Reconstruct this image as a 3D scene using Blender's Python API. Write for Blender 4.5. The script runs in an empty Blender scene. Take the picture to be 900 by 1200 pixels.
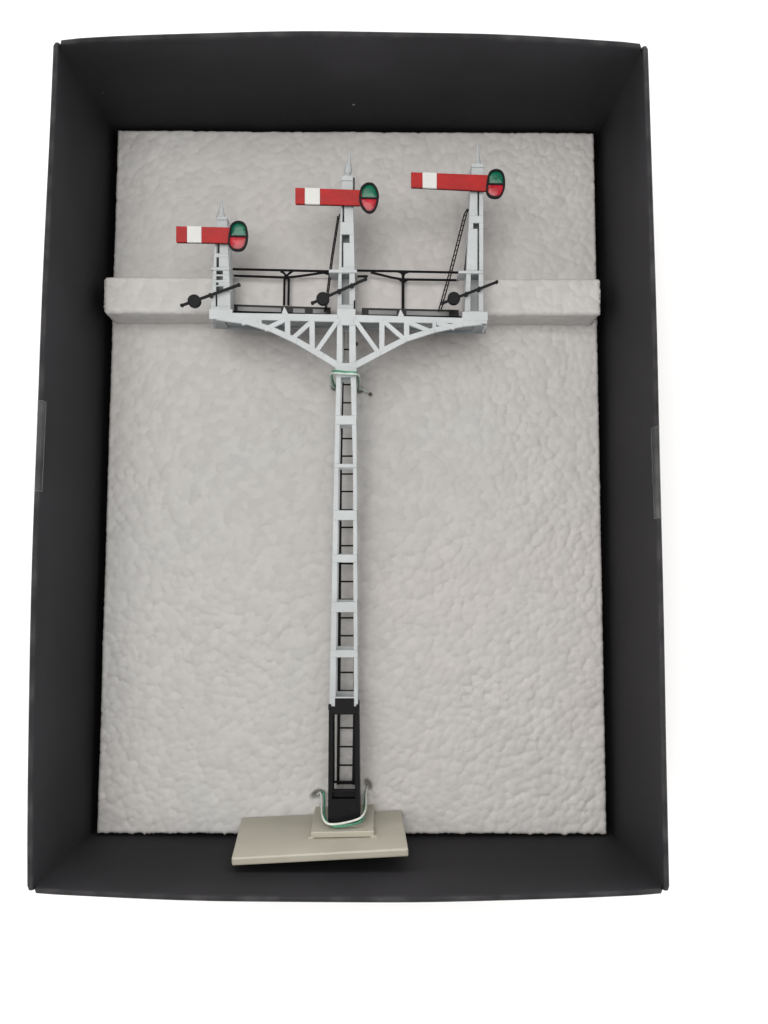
import bpy, math, random
import numpy as np
from mathutils import Vector, Matrix, Euler
random.seed(4); RNG = np.random.default_rng(7)
C = bpy.context.scene.collection
MM = 0.001
ZO = 22.0                     # height of the foam's top face above the tabletop, mm

# ------------------------------------------------------------------ camera (a phone held over the box)
CAM = Vector((8.8105, -37.1969, 283.967)); ROT = Euler((0.079212, -0.005363, 0.002788), 'XYZ')
F = 960.0
RM = ROT.to_matrix()
def ray(px, py):
    return RM @ Vector(((px-450)/F, (600-py)/F, -1.0))
def P(px, py, z):             # photograph pixel (900x1200) -> mm point at the height z over the foam
    d = ray(px, py); t = (z-CAM.z)/d.z
    return CAM + d*t

# the signal lies on its back, its head raised by the foam strip: its own frame is (u right, v along the mast, n off the foam)
TH = math.radians(3.2)
U = Vector((1,0,0)); V = Vector((0,math.cos(TH),math.sin(TH))); N = Vector((0,-math.sin(TH),math.cos(TH)))
ORG = P(403.5, 962, 14.5) - N*5.0
def Q(px, py, n):             # measured pixel -> signal frame, at the depth n in front of the mast's axis
    d = ray(px, py); o = CAM-ORG
    t = (n - o.dot(N))/d.dot(N)
    h = o + d*t
    return (h.dot(U), h.dot(V), n)
def W2S(p):
    h = Vector(p)-ORG
    return (h.dot(U), h.dot(V), h.dot(N))

# ------------------------------------------------------------------ materials
def new_mat(name):
    m = bpy.data.materials.new(name); m.use_nodes = True
    return m, m.node_tree, m.node_tree.nodes['Principled BSDF']
def mat(name, col, rough=0.5, var=0.06, scale=400, bump=0.0, bscale=1500, spec=0.5, metal=0.0, coat=0.0, rvar=0.1):
    m, nt, b = new_mat(name)
    tc = nt.nodes.new('ShaderNodeTexCoord')
    nz = nt.nodes.new('ShaderNodeTexNoise'); nz.inputs['Scale'].default_value = scale; nz.inputs['Detail'].default_value = 5
    nt.links.new(tc.outputs['Object'], nz.inputs['Vector'])
    rp = nt.nodes.new('ShaderNodeValToRGB')
    rp.color_ramp.elements[0].position = .3; rp.color_ramp.elements[1].position = .7
    rp.color_ramp.elements[0].color = (*[c*(1-var) for c in col], 1)
    rp.color_ramp.elements[1].color = (*[min(1, c*(1+var)) for c in col], 1)
    nt.links.new(nz.outputs['Fac'], rp.inputs['Fac']); nt.links.new(rp.outputs['Color'], b.inputs['Base Color'])
    mr = nt.nodes.new('ShaderNodeMapRange')
    mr.inputs['To Min'].default_value = max(0, rough-rvar); mr.inputs['To Max'].default_value = min(1, rough+rvar)
    nt.links.new(nz.outputs['Fac'], mr.inputs['Value']); nt.links.new(mr.outputs['Result'], b.inputs['Roughness'])
    b.inputs['Specular IOR Level'].default_value = spec; b.inputs['Metallic'].default_value = metal
    b.inputs['Coat Weight'].default_value = coat
    if bump:
        n2 = nt.nodes.new('ShaderNodeTexNoise'); n2.inputs['Scale'].default_value = bscale; n2.inputs['Detail'].default_value = 4
        nt.links.new(tc.outputs['Object'], n2.inputs['Vector'])
        bp = nt.nodes.new('ShaderNodeBump'); bp.inputs['Strength'].default_value = bump; bp.inputs['Distance'].default_value = 0.0002
        nt.links.new(n2.outputs['Fac'], bp.inputs['Height']); nt.links.new(bp.outputs['Normal'], b.inputs['Normal'])
    return m
M = {}
M['grey_paint'] = mat('grey_white_paint', (.45,.472,.477), .45, .08, 130, .35, 1500, spec=.3)
M['black'] = mat('black_paint', (.007,.0065,.0075), .42, .2, 300, .2, 2000, spec=.1)
M['black_deck'] = mat('black_deck_paint', (.010,.010,.010), .35, .3, 150, .2, 2000, spec=.15)
M['edge_sheen'] = mat('edge_sheen_grey', (.12,.12,.12), .3, .5, 90, .2, 2000)  # sheen on the black walkway edge, put into the colour as grey
M['red'] = mat('red_enamel', (.325,.010,.0095), .42, .16, 180, .4, 900, spec=.22)
M['white'] = mat('white_enamel', (.57,.57,.545), .42, .04, 300, .3, 1200)
M['green_lens'] = mat('green_lens', (.0,.105,.056), .22, .35, 350, .8, 420, spec=.4)
M['red_lens'] = mat('red_lens', (.38,.009,.02), .22, .35, 350, .8, 420, spec=.4)
M['deck_shade'] = mat('deck_shade_grey', (.22,.235,.24), .5, .15, 200, .2, 2000, spec=.2)  # shade under the bracket is painted in as this darker grey
M['beige'] = mat('beige_plastic', (.375,.352,.287), .45, .07, 70, .25, 1300)
M['tie_white'] = mat('tie_white_paper', (.62,.64,.58), .55, .12, 500, .4, 1500)
M['tie_green'] = mat('tie_green_paper', (.06,.27,.16), .5, .35, 450, .4, 1500)
M['tie_pale'] = mat('tie_pale_green_paper', (.46,.54,.48), .5, .15, 450, .4, 1500)
M['wire'] = mat('bare_wire', (.09,.08,.055), .4, .3, 500)
M['table'] = mat('white_table', (.95,.95,.95), .7, .005, 20, 0, rvar=.03)

def card_mat():
    m = mat('black_card', (.0185,.0175,.0192), .7, .22, 26, .35, 2600, spec=.16)
    nt = m.node_tree; b = nt.nodes['Principled BSDF']
    base = b.inputs['Base Color'].links[0].from_socket
    tc = nt.nodes.new('ShaderNodeTexCoord')
    def mask(scale, lo, hi, stretch=None):
        v = nt.nodes.new('ShaderNodeTexVoronoi'); v.inputs['Scale'].default_value = scale
        src = tc.outputs['Object']
        n = nt.nodes.new('ShaderNodeTexNoise'); n.inputs['Scale'].default_value = scale*1.7
        nt.links.new(src, v.inputs['Vector']); nt.links.new(src, n.inputs['Vector'])
        a = nt.nodes.new('ShaderNodeMapRange'); a.inputs['From Min'].default_value = lo; a.inputs['From Max'].default_value = hi
        a.inputs['To Min'].default_value = 1; a.inputs['To Max'].default_value = 0
        nt.links.new(v.outputs['Distance'], a.inputs['Value'])
        # only a few cells carry a speck
        sp = nt.nodes.new('ShaderNodeSeparateColor'); nt.links.new(v.outputs['Color'], sp.inputs[0])
        g = nt.nodes.new('ShaderNodeMath'); g.operation = 'GREATER_THAN'; g.inputs[1].default_value = .83
        nt.links.new(sp.outputs[0], g.inputs[0])
        mu = nt.nodes.new('ShaderNodeMath'); mu.operation = 'MULTIPLY'
        nt.links.new(a.outputs['Result'], mu.inputs[0]); nt.links.new(g.outputs[0], mu.inputs[1])
        return mu.outputs[0]
    mx = nt.nodes.new('ShaderNodeMix'); mx.data_type = 'RGBA'
    k = mask(95, .028, .055)
    nt.links.new(k, mx.inputs['Factor']); nt.links.new(base, mx.inputs['A']); mx.inputs['B'].default_value = (.17,.17,.17,1)
    sz = nt.nodes.new('ShaderNodeSeparateXYZ'); nt.links.new(tc.outputs['Object'], sz.inputs[0])
    rz = nt.nodes.new('ShaderNodeMapRange'); nt.links.new(sz.outputs['Z'], rz.inputs['Value'])
    rz.inputs['From Min'].default_value = .0648; rz.inputs['From Max'].default_value = .0668
    wn = nt.nodes.new('ShaderNodeTexNoise'); wn.inputs['Scale'].default_value = 120; wn.inputs['Detail'].default_value = 6
    nt.links.new(tc.outputs['Object'], wn.inputs['Vector'])
    wr = nt.nodes.new('ShaderNodeMapRange'); wr.inputs['From Min'].default_value = .42; wr.inputs['From Max'].default_value = .72
    nt.links.new(wn.outputs['Fac'], wr.inputs['Value'])
    wm_ = nt.nodes.new('ShaderNodeMath'); wm_.operation = 'MULTIPLY'
    nt.links.new(rz.outputs['Result'], wm_.inputs[0]); nt.links.new(wr.outputs['Result'], wm_.inputs[1])
    m2 = nt.nodes.new('ShaderNodeMix'); m2.data_type = 'RGBA'
    nt.links.new(wm_.outputs[0], m2.inputs['Factor']); nt.links.new(mx.outputs['Result'], m2.inputs['A']); m2.inputs['B'].default_value = (.05,.048,.05,1)
    nt.links.new(m2.outputs['Result'], b.inputs['Base Color'])
    return m
M['card'] = card_mat()

def foam_mat(gain=1.0):
    m, nt, b = new_mat('polystyrene')
    tc = nt.nodes.new('ShaderNodeTexCoord')
    nz = nt.nodes.new('ShaderNodeTexNoise'); nz.inputs['Scale'].default_value = 14; nz.inputs['Detail'].default_value = 3
    nt.links.new(tc.outputs['Object'], nz.inputs['Vector'])
    rp = nt.nodes.new('ShaderNodeValToRGB')
    rp.color_ramp.elements[0].position = .35; rp.color_ramp.elements[0].color = (.492,.484,.470,1)
    rp.color_ramp.elements[1].position = .68; rp.color_ramp.elements[1].color = (.506,.482,.469,1)
    nt.links.new(nz.outputs['Fac'], rp.inputs['Fac'])
    # faint tone differences from bead to bead
    at = nt.nodes.new('ShaderNodeAttribute'); at.attribute_name = 'bead'
    mr = nt.nodes.new('ShaderNodeMapRange'); mr.inputs['To Min'].default_value = .945*gain; mr.inputs['To Max'].default_value = 1.055*gain
    nt.links.new(at.outputs['Fac'], mr.inputs['Value'])
    mul = nt.nodes.new('ShaderNodeMix'); mul.data_type = 'RGBA'; mul.blend_type = 'MULTIPLY'; mul.inputs['Factor'].default_value = 1
    nt.links.new(rp.outputs['Color'], mul.inputs['A']); nt.links.new(mr.outputs['Result'], mul.inputs['B'])
    nt.links.new(mul.outputs['Result'], b.inputs['Base Color'])
    b.inputs['Roughness'].default_value = .55; b.inputs['Specular IOR Level'].default_value = .35
    n2 = nt.nodes.new('ShaderNodeTexNoise'); n2.inputs['Scale'].default_value = 700; n2.inputs['Detail'].default_value = 4
    nt.links.new(tc.outputs['Object'], n2.inputs['Vector'])
    bp = nt.nodes.new('ShaderNodeBump'); bp.inputs['Strength'].default_value = .25; bp.inputs['Distance'].default_value = .0003
    nt.links.new(n2.outputs['Fac'], bp.inputs['Height']); nt.links.new(bp.outputs['Normal'], b.inputs['Normal'])
    return m
M['foam'] = foam_mat(); M['foam_lit'] = foam_mat(1.05)  # strip's copy is lightened for the extra light on its raised top
def tape_mat():
    m, nt, b = new_mat('clear_tape')
    tc = nt.nodes.new('ShaderNodeTexCoord')
    nz = nt.nodes.new('ShaderNodeTexNoise'); nz.inputs['Scale'].default_value = 130; nz.inputs['Detail'].default_value = 4
    nt.links.new(tc.outputs['Object'], nz.inputs['Vector'])
    mr = nt.nodes.new('ShaderNodeMapRange'); mr.inputs['From Min'].default_value = .35; mr.inputs['From Max'].default_value = .7
    mr.inputs['To Min'].default_value = .04; mr.inputs['To Max'].default_value = .16
    nt.links.new(nz.outputs['Fac'], mr.inputs['Value']); nt.links.new(mr.outputs['Result'], b.inputs['Alpha'])
    b.inputs['Base Color'].default_value = (.3,.3,.29,1); b.inputs['Roughness'].default_value = .22
    return m
M['tape'] = tape_mat()
M['tape_edge'] = mat('tape_cut_edge', (.09,.09,.088), .4, .3, 600)

# ------------------------------------------------------------------ mesh helpers (all in mm)
class MB:
    def __init__(s): s.v = []; s.f = []; s.m = []
    def add(s, vs, fs, mi=0):
        b = len(s.v); s.v += [tuple(p) for p in vs]
        for f in fs: s.f.append(tuple(i+b for i in f)); s.m.append(mi)
    def hexa(s, a, mi=0):      # 8 corners: 4 of one face, then the 4 opposite
        s.add(a, [(0,1,2,3),(7,6,5,4),(0,4,5,1),(1,5,6,2),(2,6,7,3),(3,7,4,0)], mi)
    def prism(s, poly, n0, n1, mi=0):   # polygon in (u,v), from depth n0 to n1
        k = len(poly)
        s.add([(p[0],p[1],n0) for p in poly]+[(p[0],p[1],n1) for p in poly],
              [tuple(range(k-1,-1,-1)), tuple(range(k,2*k))]+[(i,(i+1)%k,k+(i+1)%k,k+i) for i in range(k)], mi)
    def box(s, x0, x1, y0, y1, z0, z1, mi=0):
        s.prism([(x0,y0),(x1,y0),(x1,y1),(x0,y1)], z0, z1, mi)
    def flat(s, a, b, w, n0, n1, mi=0):  # flat bar from a to b in the (u,v) plane
        a = Vector((a[0],a[1])); b = Vector((b[0],b[1])); d = (b-a).normalized(); q = Vector((-d.y,d.x))*w/2
        s.prism([a-q, b-q, b+q, a+q], n0, n1, mi)
    def tube(s, pts, r, k=8, mi=0, flat=1.0):
        pts = [Vector(p) for p in pts]; rings = []
        prev = None
        for i, p in enumerate(pts):
            d = (pts[min(i+1,len(pts)-1)]-pts[max(i-1,0)]).normalized()
            if prev is None:
                a = d.orthogonal().normalized()
            else:
                a = (prev - d*prev.dot(d)).normalized()
            prev = a; c = d.cross(a)
            rr = r[i] if isinstance(r, (list,tuple)) else r
            rings.append([p + a*math.cos(2*math.pi*j/k)*rr + c*math.sin(2*math.pi*j/k)*rr*flat for j in range(k)])
        vs = [q for g in rings for q in g]; fs = []
        for i in range(len(pts)-1):
            for j in range(k):
                fs.append((i*k+j, i*k+(j+1)%k, (i+1)*k+(j+1)%k, (i+1)*k+j))
        fs.append(tuple(range(k-1,-1,-1))); fs.append(tuple((len(pts)-1)*k+j for j in range(k)))
        s.add(vs, fs, mi)
    def build(s, name, mats, parent=None, smooth=False, bevel=0.0, label=None):
        me = bpy.data.meshes.new(name)
        me.from_pydata([(x*MM,y*MM,z*MM) for x,y,z in s.v], [], s.f)
        for m in (mats if isinstance(mats, list) else [mats]): me.materials.append(m)
        me.polygons.foreach_set('material_index', s.m)
        import bmesh
        bm = bmesh.new(); bm.from_mesh(me); bmesh.ops.recalc_face_normals(bm, faces=bm.faces); bm.to_mesh(me); bm.free()
        o = bpy.data.objects.new(name, me); C.objects.link(o)
        if parent: o.parent = parent
        if smooth:
            me.polygons.foreach_set('use_smooth', [True]*len(me.polygons))
            me.set_sharp_from_angle(angle=math.radians(40))
        if bevel:
            b = o.modifiers.new('soft_edges','BEVEL'); b.width = bevel*MM; b.segments = 2; b.limit_method = 'ANGLE'
        if label: o['label'] = label
        return o
def spline(pts, k=8, closed=False):
    pts = [Vector(p) for p in pts]; out = []; n = len(pts)
    for i in range(n if closed else n-1):
        g = (lambda j: pts[j % n]) if closed else (lambda j: pts[max(0,min(n-1,j))])
        p0,p1,p2,p3 = g(i-1),g(i),g(i+1),g(i+2)
        for t in range(k):
            t /= k
            out.append(.5*((2*p1)+(p2-p0)*t+(2*p0-5*p1+4*p2-p3)*t*t+(3*p1-p0-3*p2+p3)*t**3))
    if not closed: out.append(pts[-1])
    return out
def empty(name, loc, label, cat, group=None):
    o = bpy.data.objects.new(name, None); C.objects.link(o)
    o.location = [c*MM for c in loc]; o.empty_display_size = .01
    o['label'] = label; o['category'] = cat
    if group: o['group'] = group
    return o
def tag(o, label, cat, group=None):
    o['label'] = label; o['category'] = cat
    if group: o['group'] = group

# ------------------------------------------------------------------ the white surface the box stands on
t = MB(); t.box(-900,900,-900,900,-12,0)
tb = t.build('tabletop', M['table'], bevel=0); tb['kind'] = 'structure'

# ------------------------------------------------------------------ the black card box
HW, HL, HR, ZB = 90.0, 125.6, 44.85, -21.8
TK = 1.5
BUL = {'left': (.5, 2.75, 1.9), 'right': (1.4, 1.75, 1.0), 'top': (1.3, 4.6, 1.4), 'bottom': (1.0, 3.4, .9)}   # lean at the two ends and the middle
def hh(z): return max(0, (z-ZB)/(HR-ZB))**1.6
def bulge(side, s, z):
    a, m, b_ = BUL[side]; e = a+(b_-a)*(s+1)/2
    return hh(z)*(e+(m-e)*(1-abs(s)**2.2))
def along(side, s, half, z):                       # the panels also widen towards the rim
    lo, hi = {'left': (1.0,1.6), 'right': (.9,1.5), 'top': (1.9,1.0), 'bottom': (.5,1.4)}[side]
    return s*half + hh(z)*(hi*max(0,s)**3 - lo*max(0,-s)**3)
box = empty('storage_box', (0,0,0), 'open black cardboard box seen from above, lined with white polystyrene foam', 'box')
def wall(side):
    half = HL-.6 if side in ('left','right') else HW-1.42
    ns = 56; mb = MB(); rows = []
    for i in range(ns+1):
        s = -1+2*i/ns
        if i == 1: s = -1+.012
        if i == ns-1: s = 1-.012
        e = (1-abs(s))*half                          # distance from the end: the top corner is rounded off
        r = 2.2 if side in ('top','bottom') else 1.0
        drop = 0 if e > r else r-math.sqrt(max(0, r*r-(r-e)**2))
        top = HR - drop + .12*math.sin(9*s+len(side)) - (.25 if side in ('left','right') else 0)
        prof = [(-TK, ZB), (-TK, ZB+18), (-TK, ZB+36), (-TK, top-8), (-TK, top-3.2), (-TK+.12, top-1.7)]
        for a in range(7):
            an = math.pi*(1-a/6)
            prof.append((-TK/2+math.cos(an)*TK*.5, top-TK/2+math.sin(an)*TK*.5))
        prof += [(0, top-3), (0, ZB+36), (0, ZB+18), (0, ZB)]
        row = []
        for o, z in prof:
            o += bulge(side, s, z); c = along(side, s, half, z)
            row.append({'left':(-HW-o, c, z), 'right':(HW+o, c, z), 'top':(c, HL+o, z), 'bottom':(c, -HL-o, z)}[side])
        rows.append(row)
    k = len(rows[0]); vs = [p for r in rows for p in r]; fs = []
    for i in range(ns):
        for j in range(k-1):
            fs.append((i*k+j, i*k+j+1, (i+1)*k+j+1, (i+1)*k+j))
        fs.append((i*k+k-1, i*k, (i+1)*k, (i+1)*k+k-1))
    fs.append(tuple(range(k))); fs.append(tuple(ns*k+j for j in range(k)))
    mb.add([(x,y,z+ZO) for x,y,z in vs], fs)
    return mb.build('side_wall' if side in ('left','right') else 'end_wall', M['card'], box, smooth=True)
walls = {s: wall(s) for s in ('left','right','top','bottom')}
b = MB(); b.box(-HW+1.6, HW-1.6, -HL+1.6, HL-1.6, ZB-.15+ZO, ZB+1.4+ZO); b.build('box_floor', M['card'], box)

def tape(side, y0, y1, inw0, inw1):                   # clear tape folded over the rim
    half = HL-.6; mb = MB(); rows = []; ns = 26
    for i in range(ns+1):
        y = y0+(y1-y0)*i/ns; s = y/half; f = i/ns
        inw = inw0+(inw1-inw0)*f + .12*math.sin(i*1.9)
        top = HR+.12*math.sin(9*s+len(side))-.25; g = .07
        prof = [(-TK-g, top-inw), (-TK-g, top-inw*.5-.8), (-TK-g, top-1.7), (-TK+.12-g, top-1.4)]
        for a in range(7):
            an = math.pi*(1-a/6); prof.append((-TK/2+math.cos(an)*(TK*.5+g), top-TK/2+math.sin(an)*(TK*.5+g)))
        prof += [(g, top-2), (g, top-9)]
        sg = -1 if side == 'left' else 1
        rows.append([(sg*(HW+o+bulge(side, s, z)), y, z+ZO) for o, z in prof])
    k = len(rows[0])
    mb.add([p for r in rows for p in r], [(i*k+j, i*k+j+1, (i+1)*k+j+1, (i+1)*k+j) for i in range(ns) for j in range(k-1)])
    for r in (rows[0], rows[-1]): mb.tube(r[:11], .09, 5, 1)
    mb.tube([r[0] for r in rows], .07, 5, 1)
    mb.build('sticky_tape', [M['tape'], M['tape_edge']], walls[side], smooth=True)
tape('left', P(45,575,HR).y, P(45,469,HR).y, 2.0, 2.5)
tape('right', P(770,607,HR).y, P(770,500,HR).y, 2.0, 2.9)

# ------------------------------------------------------------------ polystyrene
CS = 2.75
def bead_height(x, y, seed=0, tone=False):
    """packed beads pressed to low domes, each at a slightly different level, with creases and a few pits between them"""
    r = np.random.default_rng(seed); n = 140
    jx = .5+.92*(r.random((n,n))-.5); jy = .5+.92*(r.random((n,n))-.5); off = r.random((n,n)); sx = r.normal(0,1,(n,n)); sy = r.normal(0,1,(n,n)); dp = r.random((n,n)); tn = r.random((n,n))
    x, y = x*.87+y*.49, -x*.49+y*.87                       # turned, so no row of beads runs with the edges
    gx = x/CS+70+.35*np.sin(y*.21+x*.05); gy = y/CS*1.08+70+.35*np.sin(x*.19); ix = np.floor(gx).astype(int); iy = np.floor(gy).astype(int)
    f1 = np.full(x.shape, 9.); f2 = np.full(x.shape, 9.); f3 = np.full(x.shape, 9.)
    h = np.zeros(x.shape); w = np.zeros(x.shape); cr = np.zeros(x.shape); tt = np.zeros(x.shape)
    for a in (-1,0,1):
        for c in (-1,0,1):
            i = (ix+a)%n; j = (iy+c)%n
            dx = gx-(ix+a+jx[i,j]); dy = gy-(iy+c+jy[i,j]); d = np.sqrt(dx*dx+dy*dy)
            k = np.exp(-22*d)
            h += k*(off[i,j]*.17 + (sx[i,j]*dx+sy[i,j]*dy)*.085 - .40*np.maximum(d-.12,0)**2); w += k; cr += k*dp[i,j]; tt += k*tn[i,j]
            f3 = np.where(d < f2, f2, np.minimum(f3, d)); m = d < f1
            f2 = np.where(m, f1, np.minimum(f2, d)); f1 = np.where(m, d, f1)
    if tone: return tt/w
    h = h/w; cr = cr/w
    crease = np.clip(1-(f2-f1)/.16, 0, 1)**1.3*(.03+.13*np.clip(cr*2.2-1.1, 0, 1))
    pit = np.clip(1-(f3-f1)/.30, 0, 1)**1.5*.38*np.clip(cr*2.6-1.5, 0, 1)
    return h - crease - pit
def lowfreq(x, y, seed):
    r = np.random.default_rng(seed); o = np.zeros(x.shape)
    for s in (60, 33, 17, 9):
        for _ in range(3):
            a = r.random()*6.28; p = r.random()*6.28
            o += np.sin((x*math.cos(a)+y*math.sin(a))*6.28/s+p)*s/60
    return o/4
FX0, FX1, FY0, FY1 = -86.21, 85.88, -123.42, 123.24
holes = []      # dents where the ties go through the foam: (x, y, rx, ry, angle, depth)
for px, py, rx, ry, an, dp in ((371.5,931,1.7,1.0,.5,7),(431.2,920,.8,1.5,.45,7),(436,929,.5,.5,0,.5),(392,453.5,.9,.9,0,5),(421.5,457,.9,.9,0,5),
                               (364,426,.4,.4,0,.7),(453,461,.6,.5,0,.6)):
    p = P(px,py,0); holes.append((p.x,p.y,rx,ry,an,dp))
for _ in range(70):
    holes.append((random.uniform(-84,84), random.uniform(-120,121), random.uniform(.25,.55), random.uniform(.25,.5), random.random()*3, random.uniform(.25,.7)))
def foam_sheet():
    st = .5; nx = int((FX1-FX0)/st)+1; ny = int((FY1-FY0)/st)+1
    xs = np.linspace(FX0,FX1,nx); ys = np.linspace(FY0,FY1,ny)
    X, Y = np.meshgrid(xs, ys, indexing='ij')
    e = np.minimum(np.minimum(X-FX0, FX1-X), np.minimum(Y-FY0, FY1-Y))
    amp = 1.08 + .15*np.clip((X-10)/90, -.8, 1) + .35*np.clip(lowfreq(X,Y,3)*1.6, -.45, .6)
    Z = bead_height(X,Y,11)*amp + .30*lowfreq(X,Y,5) + .05*lowfreq(X*4,Y*4,6)
    for hx,hy,rx,ry,an,dp in holes:
        dx = X-hx; dy = Y-hy; a = dx*math.cos(an)+dy*math.sin(an); c = -dx*math.sin(an)+dy*math.cos(an)
        q = (a/rx)**2+(c/ry)**2
        Z -= dp*np.exp(-q**1.5)
    Z -= .7*np.clip(1-e/.8, 0, 1)**2
    # the cut edges: nearly straight at the sides, crumbly along the bottom
    wob = lambda t, a, sd: a*bead_height(t, np.full_like(t, 3.3), sd)
    ed = np.clip(1-(Y-FY0)/3, 0, 1)
    lb = 1.5*bead_height(X, np.zeros_like(X), 21) + .9*bead_height(X*2.3, np.zeros_like(X)+30, 22) - .3*np.clip(1-np.minimum(X-FX0,FX1-X)/3,0,1)
    Yn = Y + ed*(lb-.25)
    Yn = Yn + np.clip(1-(FY1-Y)/3,0,1)*.5*bead_height(X, np.zeros_like(X)+50, 23)
    Xn = X + np.clip(1-(X-FX0)/2,0,1)*.45*(bead_height(Y*1.6, np.zeros_like(X)+20, 25)) - np.clip(1-(FX1-X)/2,0,1)*.45*(bead_height(Y*1.6, np.zeros_like(X)+80, 27))
    co = np.stack([Xn,Yn,Z],-1).reshape(-1,3)
    idx = np.arange(nx*ny).reshape(nx,ny)
    f = np.stack([idx[:-1,:-1],idx[1:,:-1],idx[1:,1:],idx[:-1,1:]],-1).reshape(-1,4)
    ring = np.concatenate([idx[:,0], idx[-1,1:], idx[-2::-1,-1], idx[0,-2:0:-1]])
    lows = []; base = len(co); k = len(ring)
    for d in (2.0, 20.0):
        c2 = co[ring].copy(); c2[:,2] = -d; lows.append(c2)
    co = np.vstack([co]+lows)
    r1 = np.roll(np.arange(k),-1)
    f2 = np.stack([ring, base+np.arange(k), base+r1, np.roll(ring,-1)],-1)
    f3 = np.stack([base+np.arange(k), base+k+np.arange(k), base+k+r1, base+r1],-1)
    f = np.vstack([f,f2,f3])
    tone = np.concatenate([bead_height(X,Y,11,True).ravel(), np.full(2*k,.5)])
    return co, f, tone
def np_obj(name, co, f, m, tone, parent=None):
    co = co.copy(); co[:,2] += ZO; co *= MM
    me = bpy.data.meshes.new(name)
    me.vertices.add(len(co)); me.vertices.foreach_set('co', co.ravel())
    me.loops.add(f.size); me.loops.foreach_set('vertex_index', f.ravel().astype(np.int32))
    me.polygons.add(len(f)); me.polygons.foreach_set('loop_start', np.arange(0,f.size,4,dtype=np.int32))
    me.polygons.foreach_set('use_smooth', np.ones(len(f),bool))
    me.update(calc_edges=True); me.validate(); me.materials.append(m)
    a_ = me.attributes.new('bead','FLOAT','POINT'); a_.data.foreach_set('value', tone.astype(np.float32))
    o = bpy.data.objects.new(name, me); C.objects.link(o)
    if parent: o.parent = parent
    return o
co, f, tone = foam_sheet()
o = np_obj('foam_sheet', co, f, M['foam'], tone)
tag(o, 'large white polystyrene sheet with a beaded surface filling the floor of the black box', 'foam sheet')

# the raised strip across the sheet
ZT = 12.0
def foam_strip():
    x0 = P(121,350,ZT).x; x1 = P(704.5,350,ZT).x
    yt = P(410,325,ZT).y; yb = P(410,368,ZT).y
    slope = (P(700,327,ZT).y-P(125,324.5,ZT).y)/(x1-x0)
    prof = []                                   # (y, z, ny, nz)
    def line(a, b_, n, k):
        for i in range(k): t = i/k; prof.append((a[0]+(b_[0]-a[0])*t, a[1]+(b_[1]-a[1])*t, n[0], n[1]))
    def arc(c, r, a0, a1, k):
        for i in range(k): a = a0+(a1-a0)*i/k; prof.append((c[0]+r*math.cos(a), c[1]+r*math.sin(a), math.cos(a), math.sin(a)))
    r1, r2 = .9, 1.6; zb = -.4
    line((yt,zb),(yt,ZT-r1),(1,0),22); arc((yt-r1,ZT-r1), r1, 0, math.pi/2, 5)
    line((yt-r1,ZT),(yb+r2,ZT),(0,1),26); arc((yb+r2,ZT-r2), r2, math.pi/2, math.pi, 6)
    line((yb,ZT-r2),(yb,zb),(-1,0),22)
    prof.append((yb,zb,-1,0))
    pr = np.array(prof); m = len(pr)
    arcl = np.concatenate([[0],np.cumsum(np.hypot(np.diff(pr[:,0]),np.diff(pr[:,1])))])
    xs = np.arange(x0,x1,.5); nx = len(xs)
    X = np.repeat(xs[:,None],m,1); A = np.repeat(arcl[None,:],nx,0)
    XX = X.copy()
    h = bead_height(X, A+13, 31)*.7 + .16*lowfreq(X,A,8) - .1
    e = np.minimum(X-x0, x1-X)
    h -= .9*(1-np.sqrt(np.clip(1-(1-np.clip(e/1.2,0,1))**2,0,1)))
    Y = pr[None,:,0]+h*pr[None,:,2]+(X-(x0+x1)/2)*slope; Z = pr[None,:,1]+h*pr[None,:,3]
    rg = bead_height(A, np.zeros_like(A)+9, 33)*1.3
    X = X + np.clip(1-(X-x0)/2,0,1)*rg - np.clip(1-(x1-X)/2,0,1)*np.roll(rg,7,1)
    # lower corner of the left end is broken off a little
    X += np.clip(1-(X-x0)/4,0,1)*np.clip(1-(A-arcl[0]-0)/0.01,0,0)
    co = np.stack([X,Y,Z],-1).reshape(-1,3); idx = np.arange(nx*m).reshape(nx,m)
    f = np.stack([idx[:-1,:-1],idx[:-1,1:],idx[1:,1:],idx[1:,:-1]],-1).reshape(-1,4)
    caps = []                                   # close the two ends with quads across the profile
    for row in (idx[0], idx[-1]):
        for i in range(m//2-1): caps.append((row[i],row[i+1],row[m-2-i],row[m-1-i]))
    return co, np.vstack([f, np.array(caps)]), bead_height(XX, A+13, 31, True).ravel()
co, f, tone = foam_strip()
o = np_obj('foam_strip', co, f, M['foam_lit'], tone)
tag(o, 'narrow white polystyrene strip laid across the sheet under the signal bracket', 'foam strip')

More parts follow.
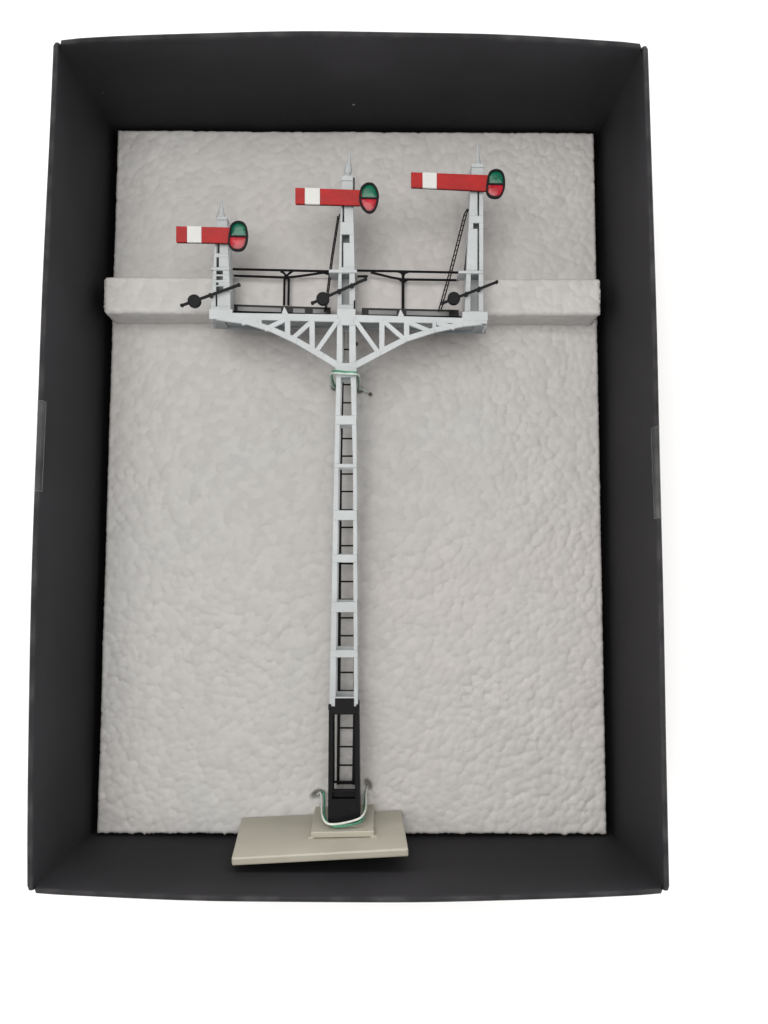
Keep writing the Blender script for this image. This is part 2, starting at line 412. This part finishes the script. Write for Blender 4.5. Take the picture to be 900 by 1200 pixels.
# ------------------------------------------------------------------ the signal
sig = empty('semaphore_signal', (ORG.x,ORG.y,ORG.z+ZO), 'model railway bracket signal with three red semaphore arms lying on white foam', 'model signal')
sig.rotation_euler = (TH,0,0)
lin = lambda a, b_, y: a[1]+(b_[1]-a[1])*(y-a[0])/(b_[0]-a[0])
def pl(tab):                                       # piecewise linear x(py)
    def g(y):
        for a, b_ in zip(tab, tab[1:]):
            if y <= b_[0]: return lin(a, b_, y)
        return lin(tab[-2], tab[-1], y)
    return g
def lattice(mb, y0, y1, L, R, openings, nf, th, back=None, mi=0, sides=True, sth=.8, side_open=False):
    """an upright box post: front plate with openings, side plates, back plate (lattice again or solid)"""
    br = sorted({y0,y1}|{o[0] for o in openings}|{o[1] for o in openings})
    def cell(ya, yb_, xa, xb, n0, n1):
        f = []
        for y, g in ((ya,xa),(ya,xb),(yb_,xb),(yb_,xa)):
            q = Q(g(y), y, nf); f.append((q[0],q[1]))
        mb.prism(f, n0, n1, mi)
    planes = [(nf-th, nf, openings)]
    if back == 'lattice': planes.append((-nf, -nf+th, openings))
    if back == 'solid': planes.append((-nf, -nf+th, []))
    for n0, n1, ops in planes:
        for ya, yb_ in zip(br, br[1:]):
            ym = (ya+yb_)/2
            op = next((o for o in ops if o[0] < ym < o[1]), None)
            if op:
                cell(ya, yb_, L, op[2], n0, n1); cell(ya, yb_, op[3], R, n0, n1)
            else: cell(ya, yb_, L, R, n0, n1)
    if sides:
        a0 = Q(L(y0),y0,nf); a1 = Q(L(y1),y1,nf); b0 = Q(R(y0),y0,nf); b1 = Q(R(y1),y1,nf)
        ivs = [(0,1)]
        if side_open:                                # battens only, level with those of the front
            ed = sorted([y0,y1]+[e_ for o_ in openings for e_ in o_[:2]])
            ivs = [((ya-y0)/(y1-y0),(yb_-y0)/(y1-y0)) for ya, yb_ in zip(ed[::2], ed[1::2])]
        for P0, Q0, s, iv in [(a,b_,s,i) for a,b_,s in ((a0,a1,1),(b0,b1,-1)) for i in ivs]:
            p = [P0[0]+(Q0[0]-P0[0])*iv[0], P0[1]+(Q0[1]-P0[1])*iv[0]]; q = [P0[0]+(Q0[0]-P0[0])*iv[1], P0[1]+(Q0[1]-P0[1])*iv[1]]
            mb.prism([(p[0]+s*.02,p[1]),(p[0]+s*(sth+.02),p[1]),(q[0]+s*(sth+.02),q[1]),(q[0]+s*.02,q[1])], -nf+th+.01, nf-th-.01, mi)
K = lambda c: (lambda y: c)
NF = 5.0
# -- mast
L = pl([(362,395),(431,394.3),(540,391.6),(823,386)]); R = pl([(362,416.5),(431,417.2),(540,418),(823,419.3)])
hl = pl([(430,400),(540,397),(823,393.2)]); hr = pl([(430,410.5),(540,413.6),(823,414.6)])
ops = [(441.6,487,hl,hr),(497.5,543.6,hl,hr),(548,598,hl,hr),(609.5,650,hl,hr),(659,705.5,hl,hr),(717.5,762,hl,hr),(770.5,817,hl,hr),(381,426,K(401.3),K(409.2))]
mb = MB(); lattice(mb, 362, 828, L, R, ops, NF, 1.1, 'lattice', side_open=True)
mast = mb.build('mast', M['grey_paint'], sig, bevel=.12)
mb = MB()
for a, b_ in zip([(393,431.2),(393.5,436.3)], [(417.8,432),(417.5,436.6)]):
    pass
q0 = Q(392.8,431,5.5); q1 = Q(418,436.3,5.5)
mb.box(q0[0], q1[0], q1[1], q0[1], -5.6, 5.6)
mb.build('collar', M['grey_paint'], mast, bevel=.25)
# -- black foot of the mast
mb = MB(); L2 = pl([(823,385.3),(964,384.2)]); R2 = pl([(823,420.5),(964,421.9)])
lattice(mb, 828, 964, L2, R2, [(837.5,926.5,K(390.2),K(415.8)),(928.5,936.5,K(389.5),K(416))], NF+.35, 1.3, 'lattice')
for ya, yb_, n in ((928.6,936.4,3.4),):
    a = Q(389.5,ya,NF); c = Q(416,yb_,NF); mb.box(a[0]-.1, c[0]+.1, c[1], a[1], 2.2, n)
a = Q(386,821.3,NF); c = Q(420,826.8,NF)
mb.box(Q(392.6,821,NF)[0], Q(414.9,821,NF)[0], Q(400,828.4,NF)[1], Q(400,818.2,NF)[1], 3, NF+.3)   # black lip inside the last opening
for x in (386.5, 419.2):
    a = Q(x-1.7,825.2,NF); c = Q(x+1.7,832,NF); mb.box(a[0],c[0],c[1],a[1],4.2,NF+.6)
mb.build('mast_foot', M['black'], mast, bevel=.12, label='black painted lower section of the mast')
# white inside faces seen through the foot's opening
# -- ladder behind the mast
mb = MB(); NL = -6.4
lx = pl([(380,402),(441,401.2),(556,399),(823,397.2),(919,396.2)]); rx = pl([(380,413),(441,414.5),(556,416.3),(823,415.6),(919,414.2)])
ysl = [380,441,556,690,823,919]
for g in (lx, rx):
    for a, b_ in zip(ysl, ysl[1:]):
        p = Q(g(a),a,NL); q = Q(g(b_),b_,NL); mb.flat(p, (q[0], q[1]-.02), .95, NL-.9, NL+.5)
rungs = [388,409.5,430,450.7,472,493,514,534.5,555.5,576,597.5,618,639.5,660.5,681.5,702.5,724,745,766.5,788,809.5,831,853,875,896.7,918]
for y in rungs: mb.tube([Q(lx(y),y,NL), Q(rx(y),y,NL)], .3, 6)
mb.build('mast_ladder', M['black'], sig, smooth=True)

# -- bracket: two arched trusses, plates between them
def truss_member(mb, pts, w, n0, n1, d):
    for i, (a, b_) in enumerate(zip(pts, pts[1:])):
        mb.flat(Q(*a,NF), Q(*b_,NF), w, n0-d, n1+d)
def truss(nf, nb):
    mb = MB(); e = 0.0
    def poly(pts, k):
        mb.prism([Q(x,y,NF)[:2] for x,y in pts], nb-k, nf+k)
    # top chord
    poly([(247.5,366.3),(395,368.6),(395,377.2),(247.5,373.6)], 0)
    poly([(416.5,369),(571,373.4),(571,379.4),(416.5,377.4)], 0)
    # arched bottom chord (outer edge, inner edge)
    lo = [(252,374.8),(287,379.6),(317,388.8),(347,403),(377,421),(394,431.8)]
    li = [(262,371),(289,373.5),(319,382.6),(349.5,396.4),(379.8,414),(395,423.4)]
    ro = [(566,380.5),(543,382.6),(510,389.6),(477,400.2),(447,416),(418,431.6)]
    ri = [(556,375),(541,376.8),(508,383.8),(475,394),(444.3,409.2),(417,423.4)]
    for o_, i_ in ((lo,li),(ro,ri)):
        for k in range(len(o_)-1):
            poly([o_[k],o_[k+1],i_[k+1],i_[k]], .03)
    poly([(393,425.6),(418,425.6),(418,431.9),(393,431.9)], .06)
    vw, dw = 1.75, 1.45
    kk = .05
    for a, b_ in (((304.5,373),(304.5,383)),((337,374),(337,396)),((365.5,374),(366,408)),((447.5,374),(447.5,412)),((476.5,375),(476.5,398)),((509,376),(509,387))):
        mb.flat(Q(*a,NF), Q(*b_,NF), vw if a[0] not in (304.5,509) else 1.3, nb-kk, nf+kk)
    kk = .08
    for a, b_ in (((310,386),(336,373.8)),((342.5,397),(367,375)),((371.5,411),(397,374)),((415.5,374.5),(442.5,412)),((449,376),(476,399.5)),((478,377.5),(506,389)),((512,378.5),(533,384)),((283,378.6),(303,374.5))):
        mb.flat(Q(*a,NF), Q(*b_,NF), dw, nb-kk, nf+kk)
    # small webs under the handrail posts
    for x, y in ((331.5,366.5),(467.5,369.5)):
        poly([(x-1.6,y+2),(x+1.4,y-6.5),(x+2.4,y-6.2),(x+6.5,y+2)], .1)
    return mb
truss(NF+.2, NF-1.0).build('bracket_truss', M['grey_paint'], sig, bevel=.12)
mb = MB()
for xa, xb, y0, y1 in ((250,393.5,369.5,369.5),(418,569,370.6,375.2)):
    a = Q(xa,y0,NF); b_ = Q(xb,y1,NF)
    mb.prism([(a[0],a[1]-1.3),(b_[0],b_[1]-1.3),(b_[0],b_[1]-.2),(a[0],a[1]-.2)], -NF+1.06, NF-1.06)
a = Q(247.6,366,NF); b_ = Q(300,378,NF)
# end plates
for x, y in ((249,373.2),(569.6,379.4)):
    mb2 = MB(); a = Q(x,y,NF); mb2.box(a[0]-.35, a[0]+.35, a[1]-.7, a[1]+2.2, -NF-.25, NF-1.05)
    mb2.build('bracket_end', M['grey_paint'], sig)
for p, q in (((248.3,372.8),(262,375)),((570.3,378.5),(556,380))):
    a = Q(*p,NF); b_ = Q(*q,NF); x0, x1 = sorted((a[0],b_[0])); y1, y0 = max(a[1],b_[1]), min(a[1],b_[1])
    mb.box(x0,x1,y0-.4,y1-.1,-NF+1.05,NF-1.05)
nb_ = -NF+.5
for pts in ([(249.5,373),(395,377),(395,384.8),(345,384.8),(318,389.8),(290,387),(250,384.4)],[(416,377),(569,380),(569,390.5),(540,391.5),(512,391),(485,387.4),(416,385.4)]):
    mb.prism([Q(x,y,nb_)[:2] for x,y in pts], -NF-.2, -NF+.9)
mb.build('bracket_deck', M['deck_shade'], sig, label='deck and back beam of the bracket, shade painted in as grey')

# -- black walkway boards with a raised edge
def walkway(x0, y0, x1, y1, hgt, splits):
    root = MB(); nb = -NF+.3
    a = Q(x0,y0,nb); b_ = Q(x1,y1,nb); A = Vector(a[:2]); B = Vector(b_[:2]); up = Vector((0,-hgt))
    w = .55
    root.prism([A, B, B+Vector((0,-w)), A+Vector((0,-w))], nb-.5, nb+.5)              # top edge
    root.prism([A+up*.99, B+up*.99, B+up, A+up], nb-.5, nb+NF*1.7)                     # floor plate
    for t0, t1 in splits:
        p = A.lerp(B,t0); q = A.lerp(B,t1)
        root.prism([p+Vector((0,-w-.01)), q+Vector((0,-w-.01)), q+up*.98, p+up*.98], nb-.46, nb+.46)
    o = root.build('walkway', M['black_deck'], sig)
    pn = MB(); pn.prism([A+Vector((.3,-w-.02)), B+Vector((-.3,-w-.02)), B+up*.98+Vector((-.3,0)), A+up*.98+Vector((.3,0))], nb-.2, nb+.2)
    pn.build('edge_sheen_panel', M['edge_sheen'], o)  # painted reflection of the white foam in the black edge
walkway(271.5,357.0,387.5,360.8,4.3,[(0,.06),(.5,.62),(.74,.82),(.96,1)])
walkway(424,361.2,537.5,363.6,4.3,[(0,.07),(.36,.46),(.9,1)])

# -- handrails
def rail(paths, r):
    mb = MB()
    for p, rr in zip(paths, r): mb.tube([Q(x,y,n) for x,y,n in p], rr, 8)
    return mb.build('handrail', M['black'], sig, smooth=True)
NH = -NF+.3
rail([[(268.5,315.3,NH),(385.5,318,NH)], [(270.5,323,NH),(335,325.2,NH)], [(335.5,325.3,NH),(352,323.5,NH),(379,319.6,NH),(394,323.4,NH)],
      [(333.4,326,NH),(332.9,357.8,NH)], [(338.4,326,NH),(338,357.8,NH)], [(329,318,NH),(332.8,320,NH),(335.6,323.4,NH),(338.8,320.5,NH),(343,317.5,NH)],
      [(335.6,322,NH),(335.6,327,NH)]],
     [.42,.42,.42,.4,.4,.4,.75])
rail([[(417,317,NH),(537.5,319.4,NH)], [(416.5,324,NH),(431,323.8,NH)], [(434.5,319.2,NH),(458,325,NH),(471,327.4,NH),(537.5,328.4,NH)],
      [(472.4,319,NH),(472.2,362.5,NH)], [(465,317.7,NH),(470.5,320,NH),(472.4,325,NH),(474.5,320.2,NH),(480,318.2,NH)], [(467,326.6,NH),(472.4,331.5,NH),(478,327.6,NH)]],
     [.42,.42,.42,.5,.35,.35])

# -- the three posts on the bracket
ND = 3.6
def post(y0, y1, L, R, openings, plinth, cap, fin, bars, name='post', nd=ND):
    mb = MB(); lattice(mb, y0, y1, L, R, openings, nd, .9, 'solid', sth=.7)
    for x0, x1, ya, yb_ in bars:
        a = Q(x0,ya,nd); c = Q(x1,yb_,nd); mb.box(a[0],c[0],c[1],a[1],-nd-.6,nd+.25)
    if plinth:
        a = Q(plinth[0],plinth[2],NF); c = Q(plinth[1],plinth[3],NF); mb.box(a[0],c[0],c[1],a[1],-NF-.4,NF+.3)
    a = Q(cap[0],cap[2],nd); c = Q(cap[1],cap[3],nd); mb.box(a[0],c[0],c[1],a[1],-nd-.3,nd+.3)
    o = mb.build(name, M['grey_paint'], sig, bevel=.1)
    fm = MB(); (bx0, bx1, by, tx, ty, w) = fin
    k = 12; prof = w
    base = Vector(Q((bx0+bx1)/2, by, 0)); tip = Vector(Q(tx, ty, 0)); rad = (Q(bx1,by,0)[0]-Q(bx0,by,0)[0])/2
    fm.tube([base.lerp(tip,t) for t,_ in prof], [rad*s for _,s in prof], 12)
    fm.build('finial', M['grey_paint'], o, smooth=True)
    return o
broad = [(-.08,1),(0,1),(.08,.86),(.3,.62),(.55,.38),(.75,.22),(1,.07)]
spike = [(-.08,1),(0,1),(.06,.78),(.18,.72),(.4,.5),(.62,.32),(.82,.2),(1,.07)]
ball = [(-.08,1.0),(0,1.05),(.07,.7),(.14,.95),(.28,1.0),(.42,.75),(.55,.45),(.72,.3),(.88,.2),(1,.08)]
pL = post(255,366, pl([(255,254.8),(300,250.6),(366,246.6)]), pl([(255,266),(366,270.3)]),
     [(284,296.7,K(253.8),K(257.2)),(301.2,313,K(253.6),K(256.4)),(317,321.5,K(253.4),K(261)),(323.5,328,K(253.4),K(261)),(331,334,K(253),K(256)),(335.5,341,K(253),K(261.5)),(342,359,K(252.6),K(254.6))],
     (245.3,272.2,362.5,374), (254.2,266.3,254,258), (253.6,264.8,254,260,233,broad), [(247.5,269.2,313.8,316.4)])
pM = post(207.5,372, pl([(207,401),(372,394.6)]), pl([(207,413.3),(372,416.8)]),
     [(240,260,K(401),K(403.4)),(274.5,284.5,K(400.4),K(409.6)),(284.5,313,K(400.4),K(402.4)),(320.3,357,K(400.4),K(409.3))],
     None, (400.3,413.8,206.6,212), (402.3,411.7,206.8,410.3,176,ball), [(385.5,418.3,316,319.8)])
pR = post(193,368, pl([(193,553),(223,551.2),(368,544.3)]), pl([(193,566.3),(368,566.6)]),
     [(221,252.6,K(559.6),K(561.6)),(261,268,K(554.6),K(561.6)),(268,317,K(559.6),K(561.6)),(321,331,K(551.8),K(561)),(331,364.5,K(551.5),K(561))],
     (541.8,571.6,365.5,376), (552.6,566.8,192,196.5), (556.3,564,192.5,560,167,spike), [(537.5,566.2,317.4,320.6)])
# thin pull rods and studs on the posts
mb = MB()
mb.tube([Q(414.6,208.5,-1.5),Q(414.6,224,-1.5)], .32, 6)
mb.build('pull_rod', M['black'], pM, smooth=True)
mb = MB(); mb.tube([Q(415.6,352,NF-.5),Q(415,369,NF-.5)], .26, 6); mb.build('pull_rod', M['black'], pM, smooth=True)
mb = MB(); mb.tube([Q(550.6,243,-1),Q(548.6,280,-1),Q(544.6,317.5,-1)], .3, 6); mb.build('pull_rod', M['black'], pR, smooth=True)
mb = MB(); mb.tube([Q(417.2,403,-2.0),Q(417.2,403,1.5)], .7, 8); mb.build('stud', M['black'], mast, smooth=True)

# -- little ladders up to the posts
def small_ladder(pts, gap, off):
    mb = MB()
    for s in (-1,1):
        mb.tube([(Q(x,y,n)[0]+s*gap/2, Q(x,y,n)[1], n+s*off) for x,y,n in pts], .22, 6)
    a = [Vector(Q(*p)) for p in pts]
    tot = sum((q-p).length for p,q in zip(a,a[1:])); d = 1.2
    while d < tot-.8:
        r = d
        for p, q in zip(a, a[1:]):
            if r <= (q-p).length: c = p.lerp(q, r/(q-p).length); break
            r -= (q-p).length
        mb.tube([(c.x-gap/2,c.y,c.z-off),(c.x+gap/2,c.y,c.z+off)], .12, 5); d += 1.7
    return mb.build('post_ladder', M['black'], sig, smooth=True)
small_ladder([(397,252,-1.5),(389,303,-2.2),(381.4,365,-3)], .66, .8)
small_ladder([(549.6,243.5,-1),(545.6,250,-1.2),(528,319,-2.2),(515.3,364,-3)], .78, .9)

# -- semaphore arms
oc = [(612,323),(645,330),(670,360),(684,400),(685,430),(675,480),(655,520),(625,537),(595,530),(565,500),(550,470),(545,430),(550,390),(560,355),(585,332)]
oc = [((x-615)/6,(y-430)/6) for x,y in oc]
smooth_ = lambda o: [(p.x,p.y) for p in spline([(x,y,0) for x,y in o], 5, True)]
oc = smooth_(oc)
oc_square = smooth_([((x-474)/6,(y-338)/6) for x,y in [(470,232),(505,238),(530,262),(542,310),(542,360),(530,405),(507,436),(475,445),(440,440),(415,420),(403,390),(406,345),(413,300),(421,266),(440,243)]])
def clip(poly, c, keep_above):
    f = (lambda p: p[1]-c) if keep_above else (lambda p: c-p[1])
    out = []
    for a, b_ in zip(poly, poly[1:]+poly[:1]):
        fa, fb = f(a), f(b_)
        if fa >= 0: out.append(a)
        if fa*fb < 0:
            t = fa/(fa-fb); out.append((a[0]+(b_[0]-a[0])*t, a[1]+(b_[1]-a[1])*t))
    return out
def arm(left, right, wh, cen, sc, lab, oc):
    """left/right: (x, y top, y bottom) at the two ends; wh: x range of the white band"""
    n = ND+2.2
    yt = lambda x: left[1]+(right[1]-left[1])*(x-left[0])/(right[0]-left[0])
    yb_ = lambda x: left[2]+(right[2]-left[2])*(x-left[0])/(right[0]-left[0])
    mb = MB(); g = .05
    for x0, x1, mi, dn, ex in ((left[0],wh[0],0,0,0),(wh[0],wh[1],1,.1,.35),(wh[1],right[0]+2.5,0,0,0)):
        mb.prism([Q(x0,yb_(x0)+ex*.3,n)[:2],Q(x1,yb_(x1)+ex*.3,n)[:2],Q(x1,yt(x1)-ex,n)[:2],Q(x0,yt(x0)-ex,n)[:2]], n-.85, n+dn, mi)
    # black strip behind the arm stands in for its back shadow; its pivot
    x0, x1 = left[0]+.3, right[0]
    mb.prism([Q(x0,yb_(x0)+.35,n)[:2],Q(x1,yb_(x1)+.35,n)[:2],Q(x1,yt(x1)+.4,n)[:2],Q(x0,yt(x0)+.4,n)[:2]], n-1.2, n-.86, 2)
    px = right[0]-16; p = Q(px,(yt(px)+yb_(px))/2,n)
    mb.tube([(p[0],p[1],ND-.5),(p[0],p[1],n-.9)], .9, 12, 2)
    o = mb.build('semaphore_arm', [M['red'],M['white'],M['black']], sig, bevel=.08, label=lab)
    # spectacle plate
    op = [Q(cen[0]+x*sc, cen[1]+y*sc, n)[:2] for x, y in oc]
    c0 = Vector(Q(*cen,n)[:2]); ip = []
    for q in op:
        v = Vector(q)-c0; ip.append(tuple(c0+v*(1-.68/v.length)))
    k = len(op); sm = MB(); n0, n1 = n-.9, n+.28
    sm.add([(x,y,n0) for x,y in op]+[(x,y,n1) for x,y in op]+[(x,y,n0) for x,y in ip]+[(x,y,n1) for x,y in ip],
           [f for i in range(k) for j in [(i+1)%k] for f in ((i,j,k+j,k+i),(k+i,k+j,3*k+j,3*k+i),(2*k+j,2*k+i,3*k+i,3*k+j),(j,i,2*k+i,2*k+j))])
    a = Q(cen[0]-10.6*sc, cen[1]+.3, n); b_ = Q(cen[0]+10.6*sc, cen[1]+.6, n)
    sm.flat(a, b_, .5, n-.85, n+.22)
    sm.build('spectacle', M['black'], o, bevel=.07)
    gp = [tuple(c0+(Vector(q)-c0)*1.03) for q in ip]
    for up, m_, nm in ((True,'green_lens','lens'),(False,'red_lens','lens')):
        poly = clip(gp, c0.y-.05, up)
        cc = Vector((sum(p[0] for p in poly)/len(poly), sum(p[1] for p in poly)/len(poly)))
        lm = MB(); kk = len(poly); rings = [(1,n-.6),(1,n-.28),(.8,n-.16),(.45,n-.02)]
        vs = [(cc.x+(x-cc.x)*s, cc.y+(y-cc.y)*s, z) for s, z in rings for x, y in poly]
        fs = [(r*kk+i, r*kk+(i+1)%kk, (r+1)*kk+(i+1)%kk, (r+1)*kk+i) for r in range(3) for i in range(kk)]
        fs += [tuple(range(kk-1,-1,-1)), tuple(3*kk+i for i in range(kk))]
        lm.add(vs, fs)
        lm.build(nm, M[m_], o, smooth=True, label='green upper lens' if up else 'red lower lens')
arm((206.3,265,283.4),(268,266.4,284.6),(219.2,236),(279,276.4),1.0,'short red arm with a white band, lowest of the three', oc_square)
arm((346,219.9,238.5),(421.5,222.4,240.3),(357.2,374.9),(432.4,231.7),1.0,'longer red arm with a white band on the middle post', oc)
arm((481.7,201.7,218.9),(570.3,205,223.4),(495.2,511.8),(580.9,215.2),.965,'longest red arm with a white band on the tallest post', oc_square)

# -- balance levers with round weights
def lever(p0, p1, disc, piv):
    n = ND+1.6; mb = MB()
    a = Q(*p0,n); b_ = Q(*p1,n); mb.flat(a, b_, .78, n-.4, n+.4)
    for t in piv:
        x = p0[0]+(p1[0]-p0[0])*t; y = p0[1]+(p1[1]-p0[1])*t; c = Q(x,y,n)
        mb.tube([(c[0],c[1],ND-.6),(c[0],c[1],n+.55)], .62, 10)
    for p in (p0, p1):
        c = Q(*p,n); mb.tube([(c[0],c[1],n-.55),(c[0],c[1],n+.55)], .55, 10)
    o = mb.build('balance_lever', M['black'], sig, smooth=True)
    wm = MB(); c = Q(disc[0],disc[1],n); r = disc[2]/960*265
    wm.tube([(c[0],c[1],n-.9),(c[0],c[1],n+.55),(c[0],c[1],n+.75)], [r,r,r*.9], 28)
    wm.build('counterweight', M['black'], o, smooth=True)
lever((213.2,358),(280,333.9),(227.8,353,7.7),[.5])
lever((366.2,355.2),(428.5,327.2),(378.4,350.2,7.7),[.5,.74])
lever((518.9,355.2),(582,330.6),(531.8,349.8,7.5),[.44,.68])

# -- beige base plate (it stands upright, the mast growing out of its face)
bl = Vector(P(283,958,.3)); brr = Vector(P(470.5,949,.3)); fl = Vector(P(271,1005.5,29.5)); fr = Vector(P(478.5,994.5,29.5))
e1 = (brr-bl).normalized(); e2 = (fl-bl); e2 = (e2-e1*e2.dot(e1)).normalized(); nn = e2.cross(e1).normalized()
if nn.y < 0: nn = -nn
def slab(c4, th, nm, parent, bev):
    mb = MB(); top = [W2S(c) for c in c4]; bot = [W2S(c-nn*th) for c in c4]
    mb.hexa(top+bot)
    return mb.build(nm, M['beige'], parent, bevel=bev)
mid = (fl+fr)/2
fr2 = brr + (fl-bl) + (fr-(brr+(fl-bl)))*.9
plate = slab([bl, brr, fr, fl], 2.5, 'base_plate', sig, .5)
def onplate(px, py, lift):                         # pixel -> point on the plate's face raised by lift
    d = ray(px,py); o_ = bl+nn*lift
    return CAM + d*((o_-CAM).dot(nn)/d.dot(nn))
sl = onplate(363.8,975.4,2.2); sr = onplate(438.2,973.8,2.2)
bk = -e2*20
slab([sl+bk*1.05, sr+bk*1.05, sr, sl], 1.9, 'step_plate', plate, .3)
mb = MB()
for c in (sl+e1*.9-e2*1.2-nn*1.9, sr-e1*.9-e2*1.2-nn*1.9, sl+e1*.9-e2*17-nn*1.9, sr-e1*.9-e2*17-nn*1.9):
    mb.tube([W2S(c-nn*.6), W2S(c+nn*.2)], 1.0, 10)
for c in (sl, sr):
    q = W2S(c-nn*2.0); s = -1 if c is sl else 1
    mb.box(q[0]-.9, q[0]+.9, q[1]-1.2, q[1]+.5, q[2]-1.6, q[2]+.1)
mb.build('step_foot', M['beige'], plate, bevel=.2)

# ------------------------------------------------------------------ wire ties through the foam
SW = lambda px, py, n: ORG + U*Q(px,py,n)[0] + V*Q(px,py,n)[1] + N*n
def ws(p): return (p.x, p.y, p.z+ZO)
g = 'wire ties holding the signal to the foam'
lowt = empty('wire_tie', ws(P(402,940,0)), 'white and green wire tie looped round the black foot of the mast', 'wire tie', g)
def strand(pts, r, m, name, parent, flat=1.0, origin=None, k=8, label=None):
    o_ = Vector(parent.location)/MM
    mb = MB(); mb.tube([tuple(Vector(ws(p))-o_) for p in spline(pts, 8)], r, 10, 0, flat)
    return mb.build(name, m, parent, smooth=True, label=label)
zf = 17.2
strand([P(372,931,-2),P(375.5,929,1.5),P(377,938,6),P(377.2,953,12.5),P(380.5,962.5,zf),P(388,966,zf+1.5),P(404,964.2,zf+1.6),P(421,959.2,zf+1),P(427.5,951.5,14.5),P(429,942,9),P(429,930,4),P(431,921,-2)],
       .35, M['tie_white'], 'tie_strand', lowt, label='white strand of the tie')
strand([P(374,930,-2.5),P(379,928.5,1.2),P(380.2,940,5),P(380,953,9.5),P(383,963,14.8),P(391,968.2,zf+.4),P(407,967.2,zf+.6),P(422.5,962.4,zf+.3),P(426.5,954,13.5),P(427,946,9),P(428,934,3),P(430.5,922,-2.5)],
       .36, M['tie_green'], 'tie_strand', lowt, label='green strand of the tie')
upt = empty('wire_tie', ws(P(404,452,0)), 'pale green wire tie round the top of the mast with a loose twisted end', 'wire tie', g)
strand([P(392,454,-2),P(391,453.5,2),P(388.6,449,9),P(387,442,15),P(388.5,437.8,20.5),P(394,437.2,23.6),P(405,438,24.3),P(416,438.2,24),P(420.8,440.5,20),P(421.6,448,10),P(421.3,456,1),P(421.5,458,-2)],
       .36, M['tie_pale'], 'tie_strand', upt)
strand([P(393.2,454,-2),P(392.4,452,2),P(390.4,447,9),P(389.2,439.5,16),P(390,435.3,20.5),P(395,434.4,23.8),P(405,435.8,24.2),P(415.5,436.2,24),P(419,438.6,20),P(420,447,10),P(420.5,455,1),P(420.8,457,-2)],
       .3, M['tie_green'], 'tie_strand', upt, label='green strand of the tie')
strand([P(420.8,457,-.5),P(422.5,455.4,1.6),P(426.5,457.4,1.5),P(431,459.5,1.2),P(433,460.8,1.0)], .32, M['tie_pale'], 'loose_end', upt)
strand([P(432.6,460.4,1.0),P(434,461.8,.9),P(435.2,463,.7)], .6, M['wire'], 'wire_tip', upt)

# ------------------------------------------------------------------ light: world with a low ring shaped to whiten the tabletop, added lamp overhead
sc = bpy.context.scene
w = bpy.data.worlds.new('World'); sc.world = w; w.use_nodes = True
nt = w.node_tree; bg = nt.nodes['Background']
tc = nt.nodes.new('ShaderNodeTexCoord'); sx = nt.nodes.new('ShaderNodeSeparateXYZ'); nt.links.new(tc.outputs['Generated'], sx.inputs[0])
rp = nt.nodes.new('ShaderNodeValToRGB'); e = rp.color_ramp.elements
HOR, TOP = 5.5, 0.40
e[0].position = .14; e[0].color = (HOR,HOR,HOR*1.01,1); e[1].position = .42; e[1].color = (TOP*1.0,TOP*.995,TOP*.985,1)
nt.links.new(sx.outputs['Z'], rp.inputs['Fac']); yr = nt.nodes.new('ShaderNodeMapRange'); yr.inputs['From Min'].default_value = -1; yr.inputs['From Max'].default_value = .2
yr.inputs['To Min'].default_value = .74; yr.inputs['To Max'].default_value = 1.0
nt.links.new(sx.outputs['Y'], yr.inputs['Value'])
ml = nt.nodes.new('ShaderNodeMix'); ml.data_type = 'RGBA'; ml.blend_type = 'MULTIPLY'; ml.inputs['Factor'].default_value = 1
nt.links.new(rp.outputs['Color'], ml.inputs['A']); nt.links.new(yr.outputs['Result'], ml.inputs['B']); nt.links.new(ml.outputs['Result'], bg.inputs['Color']); bg.inputs['Strength'].default_value = 1.0
def area(name, loc, target, size, power, col=(1,1,1)):
    l = bpy.data.lights.new(name, 'AREA'); l.energy = power; l.size = size; l.color = col
    o = bpy.data.objects.new(name, l); C.objects.link(o); o.location = loc
    o.rotation_euler = (Vector(target)-Vector(loc)).to_track_quat('-Z','Y').to_euler()
    return o
area('added_overhead_light', (-.15,.08,1.22), (0,0,0), .9, 10.6, (1,.985,.96))  # unseen lamp added for soft, even light from above

# ------------------------------------------------------------------ camera and view
cam = bpy.data.cameras.new('Camera'); co_ = bpy.data.objects.new('Camera', cam); C.objects.link(co_)
co_.location = (CAM.x*MM, CAM.y*MM, (CAM.z+ZO)*MM); co_.rotation_euler = ROT
cam.sensor_fit = 'HORIZONTAL'; cam.sensor_width = 36; cam.lens = F/900*36
cam.clip_start = .01; cam.clip_end = 20
sc.camera = co_
sc.render.resolution_x = 768; sc.render.resolution_y = 1024
sc.view_settings.view_transform = 'Standard'; sc.view_settings.look = 'None'
sc.view_settings.exposure = .09; sc.view_settings.gamma = 1
sc.cycles.max_bounces = 8
